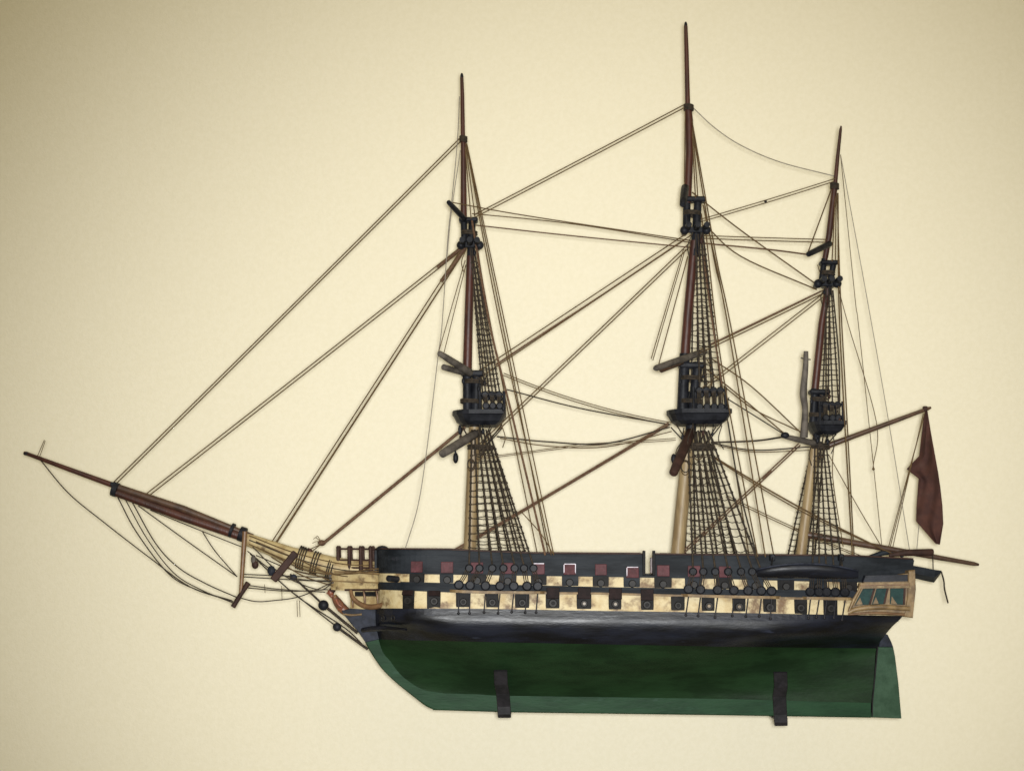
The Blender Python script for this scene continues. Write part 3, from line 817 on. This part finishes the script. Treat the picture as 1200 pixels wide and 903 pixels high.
# ---- quarter gallery
def qb(px): return side(min(px, 1060), 700)[0]
qg = MB().prism([(1013, 680), (1066, 670.5), (1066, 721), (994.5, 718.5)], -70, -40, 1.0).build('quarter_gallery', M['tan'], ship)
MB().prism([(1014, 673.5), (1064, 672.5), (1064, 680.5), (1011, 681.5)], -71.5, -45, 0.6).build('gallery_roof', M['black'], qg)
MB().prism([(1008, 682.5), (1066, 681.5), (1066, 688), (1006, 688.8)], -73.5, -60, 0.9).build('gallery_moulding', M['tan'], qg)
MB().prism([(1008.5, 684.7), (1066, 683.7), (1066, 685.2), (1008, 686.2)], -74.6, -70, 0.3).build('gallery_moulding', M['head_rail'], qg)
P = crom([W(994.5, 717, -72), W(1004, 713, -73.5), W(1030, 710.5, -74.5), W(1066, 712.5, -73)], 5)
MB().tube(P, [2.4 * MM, 2.6 * MM, 3.0 * MM, 2.6 * MM], 8).build('gallery_moulding', M['tan'], qg)
P = crom([W(994, 719, -71), W(1030, 717.5, -72), W(1067, 720, -70)], 5)
MB().tube(P, [1.3 * MM, 1.6 * MM], 8).build('gallery_moulding', M['head_rail'], qg)
MB().tube([W(1008.5, 688, -72), W(1001, 701, -73), W(994.5, 716, -72)], [1.5 * MM, 1.8 * MM, 1.5 * MM], 8).build('gallery_moulding', M['tan'], qg)
MB().prism([(1065, 668), (1072.5, 667), (1073.5, 690), (1070, 723.5), (1060, 722), (1063.5, 700)], -72, -38, 1.2).build('gallery_post', M['tan'], qg)
for poly in (([(1011.5, 689.2), (1024, 688.9), (1018.5, 707.8), (1001.5, 708.5)]), ([(1027.5, 688.9), (1039.5, 688.7), (1035.5, 707), (1022, 707.6)]), ([(1043.5, 688.7), (1059.5, 688.5), (1058.5, 708), (1043, 707)])):
    w_ = MB().prism(poly, -71.6, -66, 0.5).build('gallery_window', M['glass'], qg)
    (ax_, ay), (bx, by), (cx_, cy), (dx_, dy) = poly
    # pale lower corner panel with a slanting upper edge, and the dark strip of the frame
    MB().prism([(dx_ + 1, dy - 0.5), (dx_ + 2 + (ax_ - dx_) * .45, dy - 9), ((dx_ + cx_) / 2 + 1, cy - 0.5)], -72.3, -70.5, 0.2).build('frame_panel', M['tan'], w_)
    MB().prism([(bx - 0.3, by), (bx + 2.0, by), (cx_ + 2.0, cy), (cx_ - 0.3, cy)], -72.8, -69, 0.3).build('mullion', M['rail'], w_)

# ---- boat slung on the quarter
def boat(x0, x1, yt0, yt1, depth, yc, beam, parent):
    R = []
    n = 20
    for i in range(n + 1):
        t = i / n; s = 2 * t - 1
        px = x0 + (x1 - x0) * t
        f = max((1 - abs(s) ** 3.2), 0.0) ** 0.8
        top = yt0 + (yt1 - yt0) * t + 7.5 * s * s - 7.5 if True else 0
        dep = depth * (0.5 + 0.5 * (1 - abs(s) ** 2.6))
        b = beam * f + 0.8
        ring = []
        for k in range(9):
            th = math.pi * k / 8
            ring.append((px, top + dep * math.sin(th) ** 0.8, yc - b * math.cos(th)))
        R.append([W(*p) for p in ring])
    b_ = MB().loft(R, True).build('boat', M['black'], parent)
    for sd in (0, 8):
        MB().tube([r[sd] for r in R], 1.2 * MM, 6).build('gunwale', M['steel_blue'], b_)
    return b_
bt = boat(887, 1006, 666.5, 668, 17, -(75 + 12), 12, ship)
bt['label'] = 'long black boat slung along the quarter'
for px in (904, 984):
    mb = MB().box(S(px, 652.5, 4), 5.5 * MM, 12 * MM, 8 * MM, bev=1 * MM)
    mb.tube([S(px, 652, 9), W(px, 663, -88)], 1.0 * MM, 6)
    mb.build('davit', M['black_spar'], ship)
# stern boat end, taffrail spar
R = []
for px, ya, yb, b in ((1070, 662, 676, 16), (1084, 664.5, 679.5, 20), (1096, 667, 682, 20), (1103.5, 668, 672, 18)):
    R.append([W(px, ya, -b), W(px - 1, (ya * .4 + yb * .6), -b * .9), W(px - 1.5, yb, -b * .35), W(px - 1.5, yb, b * .35), W(px - 1, (ya * .4 + yb * .6), b * .9), W(px, ya, b)])
MB().loft(R, False).build('stern_boat', M['bulwark'], ship)
MB().tube([W(1042, 650, -20), W(1060, 647, -20), W(1092, 646.5, -20), W(1093.5, 646.5, -20)], [2.2 * MM, 4.0 * MM, 4.4 * MM, 3.6 * MM], 10).build('stern_davit', M['rail'], ship)
MB().tube([W(1016, 653, 8), W(1035, 647, 4), W(1052, 645, 0), W(1058, 652, 0)], [2.0 * MM, 3.4 * MM, 3.0 * MM, 2.0 * MM], 8).build('taffrail', M['bulwark'], ship)
rope([(1093, 648, -20), (1093.5, 667, -20)], 0.7, 'dark_rope', 'boat_fall')
rope([(1103, 669, -8), (1106, 680, -9), (1107, 690, -9), (1111, 706, -9)], 1.0, 'dark_rope', 'boat_fall')

# ---- flag
def flag():
    L = [(1084, 481), (1080.5, 508), (1077.5, 534), (1063, 549), (1077, 560), (1074.5, 594), (1074, 610), (1097, 636.5)]
    Rr = [(1086.5, 481), (1090.5, 506), (1095, 531), (1099, 553), (1101.5, 570), (1104, 592), (1105, 613), (1101, 637.5)]
    n = 14; rows = []
    def res(T, k):
        out = []
        for i in range(len(T) - 1):
            for j in range(k): out.append((T[i][0] + (T[i + 1][0] - T[i][0]) * j / k, T[i][1] + (T[i + 1][1] - T[i][1]) * j / k))
        out.append(T[-1]); return out
    A, B = res(L, 5), res(Rr, 5)
    for i, (a, b) in enumerate(zip(A, B)):
        row = []
        for k in range(n + 1):
            t = k / n
            px = a[0] + (b[0] - a[0]) * t; py = a[1] + (b[1] - a[1]) * t
            row.append(W(px, py, 4.5 * math.sin(t * 6.0 + i * 0.11 + math.sin(i * .23)) * min(1, i / 8) + 3.0 * math.sin(i * 0.31 + t * 3.1) + 0.7 * math.sin(t * 17 + i * .55)))
        rows.append(row)
    mb = MB(); mb.grid(rows, True); mb.grid([[v + Vector((0, 0.7 * MM, 0)) for v in r] for r in rows], True, flip=True)
    for side_ in (0, -1):
        mb.grid([[r[side_] for r in rows], [r[side_] + Vector((0, 0.7 * MM, 0)) for r in rows]], False)
    fl_ = mb.build('ensign_flag', M['flag'], ship)
    for side_ in (0, -1):
        MB().tube([r[side_] for r in rows], 0.55 * MM, 5).build('hem', M['flag'], fl_)
    return fl_
fl = flag()

# ------------------------------------------------------------------ rigging
# head stays
pair((134, 566), (542, 161), 3.4, 0.75)
pair((168, 583), (548, 285), 3.8, 0.75)
pair((316, 642), (548, 284), 4.2, 0.8); rope([(320, 642), (549, 287)], 0.75, 'rope', 'stay')
rope([(512, 313), (546, 286)], 2.0, 'brown_rope', 'stay_collar'); rope([(517, 329.5), (547, 287)], 2.4, 'brown_rope', 'stay_collar')
rope([(379, 636), (545, 500)], 2.2, 'brown_rope', 'forestay')
MB().ball(W(377, 635.5, 0), 4 * MM, 8, (1.2, 1, 0.9)).build('stay_heart', M['brown_rope'], ship)
for dx, dy in ((-10, 0), (-9, -5), (-6, -7)):
    rope([(376, 634), (376 + dx * .6, 634 + dy * .9), (376 + dx, 634 + dy + 2)], 0.4, 'rope', 'rope_end')
rope([(376, 637), (360, 650)], 0.7, 'rope', 'lanyard')
rope([(374, 638), (352, 648)], 0.6, 'rope', 'lanyard')
rope([(538.5, 113, 0), (536, 165, -2), (530, 230, -6), (525, 277, -10), (518, 380, -25), (513, 420, -40), (501, 520, -60), (490, 591, -66), (475, 642, -62)], 0.6, 'thread', 'halyard')
rope([(539.5, 176, -4), (529, 248, -20), (524, 300, -22)], 0.55, 'thread', 'halyard')
rope([(545, 305, -5), (514, 412, -60)], 0.55, 'rope', 'yard_lift'); rope([(546, 310, -5), (520, 414, -58)], 0.55, 'rope', 'yard_lift')
# under the jibboom
mt = 'dark_rope'
rope([(47, 538), (80, 577), (120, 610), (177, 654), (223, 687), (273, 704, -9)], 0.75, mt, 'martingale_stay')
rope([(138, 582), (160, 623), (197, 671), (230, 690), (272, 703, -9)], 0.8, mt, 'martingale_stay')
rope([(146, 583), (172, 630), (203, 670), (235, 690), (274, 706, -9)], 0.7, mt, 'martingale_stay')
rope([(155, 588), (183, 637), (210, 665), (243, 684), (277, 699, -9)], 0.8, mt, 'martingale_stay')
rope([(162, 592), (220, 634), (278, 675, -9)], 0.75, mt, 'martingale_stay')
rope([(176, 597), (240, 623), (288, 642, -9)], 0.7, mt, 'martingale_stay')
rope([(237, 622), (252, 645), (277, 674, -9)], 0.7, mt, 'martingale_stay')
for a in ([(282, 700, -9), (300, 704, -12), (320, 703, -16), (352, 698, -20), (389, 682, -20)],
          [(290, 685, -9), (330, 690, -14), (381, 693, -14)], [(289, 688, -9), (340, 692, -16), (384, 690, -16)],
          [(283, 675, -9), (330, 678, -14), (388, 681, -16)], [(284, 672, 9), (330, 674, 12), (390, 676, 14)],
          [(290, 645, -10), (320, 668, -12), (352, 678, -14), (388, 680, -16)], [(300, 650, -10), (345, 668, -13), (389, 677, -16)],
          [(296, 640, -8), (330, 672, -10), (372, 690, -12), (388, 684, -14)]):
    rope(a, 0.75, mt, 'guy_rope')
rope([(293, 648, -10), (347, 697), (404, 735), (430, 760)], 0.9, mt, 'bobstay')
rope([(340, 672, -10), (379, 708)], 1.4, mt, 'bobstay'); rope([(379, 708), (419, 741)], 2.0, mt, 'bobstay')
rope([(345, 695), (395, 734)], 0.9, mt, 'bobstay'); rope([(395, 734), (431, 760)], 1.8, mt, 'bobstay')
rope([(384, 712), (412, 736)], 0.8, mt, 'bobstay')
for px, py, r in ((379, 708.5, 6.3), (395, 734, 5.2)):
    MB().ball(W(px, py, 0), r * MM, 12, (1, 0.75, 1)).build('bobstay_heart', M['black_spar'], ship)
MB().ball(W(344, 676, -10), 4 * MM, 8, (1.1, 0.8, 1)).build('bobstay_heart', M['steel_blue'], ship)
for px, a, b in ((330, 686, 703), (348, 703, 722), (351, 703, 722), (310, 684, 694)):
    rope([(px, a, -12), (px + 0.6, b, -12)], 0.4, 'rope', 'rope_end')
rope([(43, 536), (52, 515)], 0.45, 'rope', 'rope_end'); rope([(46, 536), (53, 516)], 0.4, 'rope', 'rope_end')
# fore to main
pair((806, 122), (556, 253), 3.2, 0.7)
rope([(530, 237, -40), (620, 253, -30), (812, 282, 0)], 0.7, 'rope', 'brace'); rope([(553, 250), (670, 262), (810, 284)], 0.65, 'rope', 'brace')
rope([(552, 263), (670, 276), (812, 290)], 0.8, 'brown_rope', 'brace')
pair((812, 271), (556, 442), 4.5, 0.8, gap2=7); pair((814, 281), (562, 522), 3.6, 0.8)
rope([(803, 280), (700, 349), (640, 388), (581, 427)], 1.15, 'brown_rope', 'stay')
rope([(801, 292), (763, 420)], 0.6, 'rope', 'yard_lift'); rope([(803, 292), (765, 422)], 0.6, 'rope', 'yard_lift'); rope([(806, 300), (772, 426)], 0.75, 'rope', 'yard_lift')
pair((590, 438), (787, 496), 2.4, 0.6, sag=6); rope([(594, 456, -30), (680, 478, -20), (785, 497)], 0.9, 'dark_rope', 'brace')
rope([(582, 511, -20), (640, 517, -20), (710, 519, -10), (785, 500)], 1.0, 'dark_rope', 'brace'); rope([(586, 513, -20), (640, 522, -20), (710, 523, -10), (787, 505)], 0.7, 'rope', 'brace')
pair((548, 538), (680, 521), 2.2, 0.5); pair((680, 521), (792, 514), 2.2, 0.5)
pair((532, 645), (784, 496), 2.4, 1.25, m='brown_rope', name='mainstay')
# fore backstays
rope([(553, 258, -6), (574, 380, -30), (603, 498, -50), (639, 650, -70)], 1.5, 'brown_rope', 'backstay')
rope([(546, 168, -3), (586, 380, -30), (646, 650, -70)], 0.8, 'rope', 'backstay'); rope([(547, 168, -3), (592, 380, -30), (649, 650, -70)], 0.8, 'rope', 'backstay')
rope([(547, 168, 3), (562, 246, 12), (581, 340, 25), (643, 650, 66)], 0.8, 'rope', 'backstay'); rope([(555, 262, 6), (575, 380, 25), (630, 650, 66)], 0.8, 'rope', 'backstay')
rope([(545, 172, -3), (552, 256, -8)], 0.75, 'rope', 'shroud'); rope([(546, 172, 3), (557, 257, 8)], 0.75, 'rope', 'shroud')
rope([(610, 598, -64), (634, 625, -68), (648, 648, -72)], 0.7, 'rope', 'backstay')
# main backstays
for p in ([(811, 142, -4), (839, 299, -18), (857, 385, -30), (907, 652, -72)], [(810, 142, 4), (836, 299, 18), (852, 375, 25), (897, 652, 66)],
          [(824, 240, -6), (851, 370, -28), (897, 652, -72)], [(822, 250, 6), (834, 370, 24), (878, 652, 66)], [(826, 262, -6), (846, 430, -34), (888, 652, -72)]):
    rope(p, 0.85, 'rope', 'backstay')
rope([(824, 300, -6), (836, 385, -20), (846, 450, -30)], 1.2, 'brown_rope', 'backstay'); rope([(853, 494, -28), (866, 570, -52), (887, 652, -72)], 1.0, 'dark_rope', 'backstay')
rope([(803, 130, -2), (802, 222, -4)], 0.7, 'rope', 'shroud'); rope([(811, 150, -3), (815, 232, -7)], 0.8, 'rope', 'shroud'); rope([(812, 150, 3), (818, 233, 7)], 0.8, 'rope', 'shroud')
# main to mizzen
rope([(810, 124), (838, 150), (870, 171), (915, 190), (977, 206)], 0.6, 'thread', 'halyard')
pair((818, 259), (980, 210), 2.8, 0.6); MB().ball(W(897, 235.5, 0), 1.8 * MM, 8).build('block', M['black_spar'], ship)
pair((815, 277), (970, 282), 3.2, 0.65); rope([(816, 284), (900, 292), (947, 298, -40)], 1.0, 'brown_rope', 'brace')
rope([(811, 225), (870, 271), (957, 333)], 0.85, 'rope', 'stay'); rope([(825, 262), (868, 300), (957, 339)], 0.85, 'rope', 'stay')
pair((968, 340), (806, 418), 3.0, 0.8); pair((968, 343), (824, 455), 3.2, 0.75)
rope([(962, 341), (833, 403)], 1.1, 'brown_rope', 'stay')
rope([(834, 420, 0), (880, 452, -10), (938, 506, -25)], 0.85, 'rope', 'brace'); rope([(825, 430, 0), (860, 458, -10), (921, 509, -45)], 0.85, 'rope', 'brace'); rope([(848, 452, 0), (885, 480, -10), (935, 504, -25)], 0.8, 'rope', 'brace')
rope([(848, 464, -20), (880, 484, -20), (920, 509, -48)], 0.8, 'dark_rope', 'brace')
rope([(833, 518, -10), (885, 516, -20), (920, 511, -48)], 1.2, 'dark_rope', 'brace'); rope([(836, 519), (884, 527), (949, 523)], 0.9, 'dark_rope', 'brace'); rope([(842, 522), (884, 529), (949, 527)], 0.6, 'rope', 'brace')
MB().ball(W(920, 509.5, -50), 4.2 * MM, 8, (1.2, 0.8, 0.9)).build('block', M['black_spar'], ship)
rope([(837, 535, -15), (900, 573, -20), (960, 606, -20), (1036, 644, -10)], 1.1, 'rope', 'vang'); rope([(838, 537, -15), (900, 576, -20), (960, 609, -20), (1046, 648, -10)], 0.8, 'rope', 'vang')
pair((851, 581), (936, 621), 2.4, 0.6); pair((936, 621), (1010, 652), 2.4, 0.6)
pair((800, 647), (937, 520), 2.6, 0.95, name='mizzenstay', m='brown_rope')
rope([(894, 561), (904, 551)], 1.8, 'brown_rope', 'stay_collar')
# mizzen backstays and stern ropes
rope([(982, 226, -3), (983, 349, -14), (988, 460, -30), (999, 652, -60)], 0.9, 'rope', 'backstay'); rope([(981, 226, 3), (985, 349, 12), (992, 480, 30), (1001, 652, 56)], 0.85, 'rope', 'backstay')
rope([(974, 222, -2), (947, 295, -45)], 0.85, 'rope', 'yard_lift'); rope([(979, 224, -2), (975, 306, -8)], 0.75, 'rope', 'shroud'); rope([(980, 224, 2), (979, 306, 8)], 0.75, 'rope', 'shroud')
rope([(976, 340, -5), (983, 420, -20), (984, 470, -20)], 1.0, 'dark_rope', 'backstay'); rope([(966, 336), (958, 310)], 0.5, 'rope', 'shroud')
rope([(985, 181), (1002, 349), (1006, 380), (1023, 540), (1034, 645)], 0.45, 'rope', 'halyard'); rope([(985, 181), (1016, 349), (1042, 497), (1066, 645)], 0.45, 'thread', 'halyard')
rope([(982, 335), (994, 380), (1027, 494), (1023, 548)], 0.5, 'rope', 'vang'); MB().ball(W(1023.5, 549, 0), 1.8 * MM, 6).build('block', M['rope'], ship)
rope([(971, 532), (1004, 591), (1036, 645)], 0.55, 'rope', 'vang'); rope([(977, 520, -10), (976, 560, -20), (988, 640, -50)], 0.6, 'rope', 'backstay')
for q in ((1084, 482, 1042, 645), (1082, 484, 1045, 646), (1083, 486, 1040, 645)):
    rope([(q[0], q[1]), (q[2], q[3])], 0.5, 'rope', 'flag_halyard', sag=-1.0)
rope([(1077, 612), (1074, 648)], 0.45, 'thread', 'flag_halyard')
MB().box(W(1084, 478.5, 0), 5 * MM, 5 * MM, 6 * MM, bev=0.8 * MM).build('gaff_end', M['rail'], gaff)

# lashings and blocks crowding the tops
for cx, py, wd, m_, cnt in ((552, 470, 24, fm, 3), (556, 447, 22, fm, 2), (550, 273, 17, fm, 2), (810, 470, 26, mm, 3), (810, 443, 25, mm, 2), (811, 250, 20, mm, 3),
                            (957, 486, 17, zm, 3), (959, 468, 17, zm, 2), (970, 320, 15, zm, 2)):
    lashing(cx, py, wd, 5, m_, cnt)
for px, py, y in ((543, 446, -14), (568, 449, -22), (561, 455, -16), (590, 478, -34), (566, 505, -30), (540, 512, -20), (824, 440, -18), (797, 447, -16), (852, 476, -34), (824, 507, -30), (800, 512, -18), (835, 508, -30),
                  (951, 470, -12), (972, 464, -16), (984, 492, -24), (958, 516, -16), (970, 517, -18), (556, 296, -12), (822, 282, -12), (806, 262, -14), (966, 342, -11)):
    k = random.uniform(2.0, 3.0)
    MB().ball(W(px, py, y), k * MM, 8, (0.75, 0.7, 1.35)).tube([W(px, py - k, y), W(px + random.uniform(-3, 3), py - 11, y * .6)], 0.6 * MM, 5).build('block', M['black_spar' if random.random() < .7 else 'rail'], ship)
# loose ends and coils about the masts
for a in ([(560, 503, -26), (566, 520, -28), (563, 535, -30)], [(588, 498, -30), (592, 512, -32), (589, 524, -33)], [(812, 498, -30), (806, 516, -34), (809, 530, -36)],
          [(846, 498, -30), (842, 514, -32), (848, 526, -33)], [(800, 515, -20), (792, 530, -24), (796, 548, -26), (790, 556, -28)], [(830, 505, -26), (836, 518, -24), (828, 530, -20)],
          [(952, 520, -14), (948, 532, -18), (951, 545, -20)], [(975, 508, -18), (978, 520, -20), (974, 531, -20)], [(547, 290, -12), (541, 306, -16), (543, 318, -18)],
          [(812, 272, -14), (806, 288, -18), (808, 302, -20)], [(968, 335, -12), (962, 347, -14), (964, 358, -15)], [(828, 420, -10), (836, 436, -16), (833, 452, -18)],
          [(556, 440, -14), (570, 448, -20), (574, 462, -24)], [(961, 462, -12), (970, 468, -16), (974, 480, -18)]):
    rope(a, 0.65, random.choice(['rope', 'dark_rope']), 'rope_end')
for cx, cy, y, rr in ((561, 528, -12, 5), (818, 527, -14, 6), (962, 527, -10, 4), (803, 546, -12, 5), (552, 543, -10, 4)):
    c = W(cx, cy, y)
    for k in range(2):
        ring = [c + Vector((rr * MM * math.cos(t * math.pi / 7), (k - .5) * 1.8 * MM - abs(math.cos(t * math.pi / 7)) * 1.5 * MM, (rr * 1.4 + k) * MM * math.sin(t * math.pi / 7) - 2 * k * MM)) for t in range(15)]
        MB().tube(ring, 0.7 * MM, 6).build('rope_coil', M['rope' if k else 'dark_rope'], ship)
# head timbers between the rails of the beakhead
for px, b in ((411.5, 13), (426, 18), (441, 25), (457, 36)):
    MB().tube([W(px, 690, -b), W(px + 1.5, 700, -b - 2.5), W(px + 2, 711, -b - .5)], [1.3 * MM, 1.5 * MM, 1.1 * MM], 8).build('head_timber', M['head_rail'], ship)
P = crom([W(389, 680, -10), W(410, 681, -18), W(440, 682, -27.5), W(470, 683, -45)], 5)
MB().tube(P, [0.8 * MM, 0.9 * MM], 6).build('head_rail', M['tan'], ship)
MB().tube(crom([W(389, 670, -11), W(386.5, 676, -12), W(390, 683, -12)], 4), 1.6 * MM, 8).build('head_rail', M['grey_spar'], ship)

# ------------------------------------------------------------------ wall brackets
def bracket(pts, wd, label):
    """flat iron strap: from the wall under the keel and up the front of the hull; pts in (px, py, y) along its middle"""
    P = [W(*p) for p in pts]; th = 3.2 * MM; R = []
    for i, p in enumerate(P):
        t = (P[min(i + 1, len(P) - 1)] - P[max(i - 1, 0)]); n = Vector((0, -t.z, t.y)).normalized()
        X = Vector((1, 0, 0)) * wd / 2 * MM; c = Vector((0.7 * MM, 0, 0))
        q = n * th / 2
        R.append([p - X + c + q, p + X - c + q, p + X + q * .5, p + X - q * .5, p + X - c - q, p - X + c - q, p - X - q * .5, p - X + q * .5])
    mb = MB().loft(R, False)
    b = mb.build('wall_bracket', M['iron'])
    # wall plate behind the hull
    base = P[-1]
    MB().box(Vector((base.x, WALL_Y * MM - 1.6 * MM, base.z + 14 * MM)), (wd + 10) * MM, 3 * MM, 36 * MM, bev=0.8 * MM).build('wall_plate', M['iron'], b)
    tag(b, label, 'bracket', 'iron brackets carrying the ship')
def strap(px0, px1, ytop, ybend, ybot, yarm):
    z = lambda py, y: py
    yk = W(0, ybot, -16).z                                       # world height under the keel
    pts = [(px0, ytop, -44), (px0 + 0.6, ytop + (ybend - ytop) * .6, -35), (px1 - 1.2, ybend, -26), (px1, ybot - 14, -18), (px1 + .5, ybot - 5, -16.5), (px1 + .7, ybot - 1.8, -13.5), (px1 + .7, ybot - 1.8, -11)]
    x = W(px1 + .7, ybot, -8).x
    zz = W(px1, yarm, -4).z
    extra = []
    for y in (-7, 0, 40, 100, WALL_Y):
        s = (D + y * MM) / D * MM
        extra.append((600 + x / s, EYE - zz / s, y))
    return pts + extra
bracket(strap(586.5, 590.5, 785, 811, 840.5, 836.6), 15.5, 'dark iron wall bracket hooked under the keel nearer the bow')
bracket(strap(914.5, 914.5, 787, 815, 850, 840.8), 15.5, 'dark iron wall bracket hooked under the keel nearer the rudder')
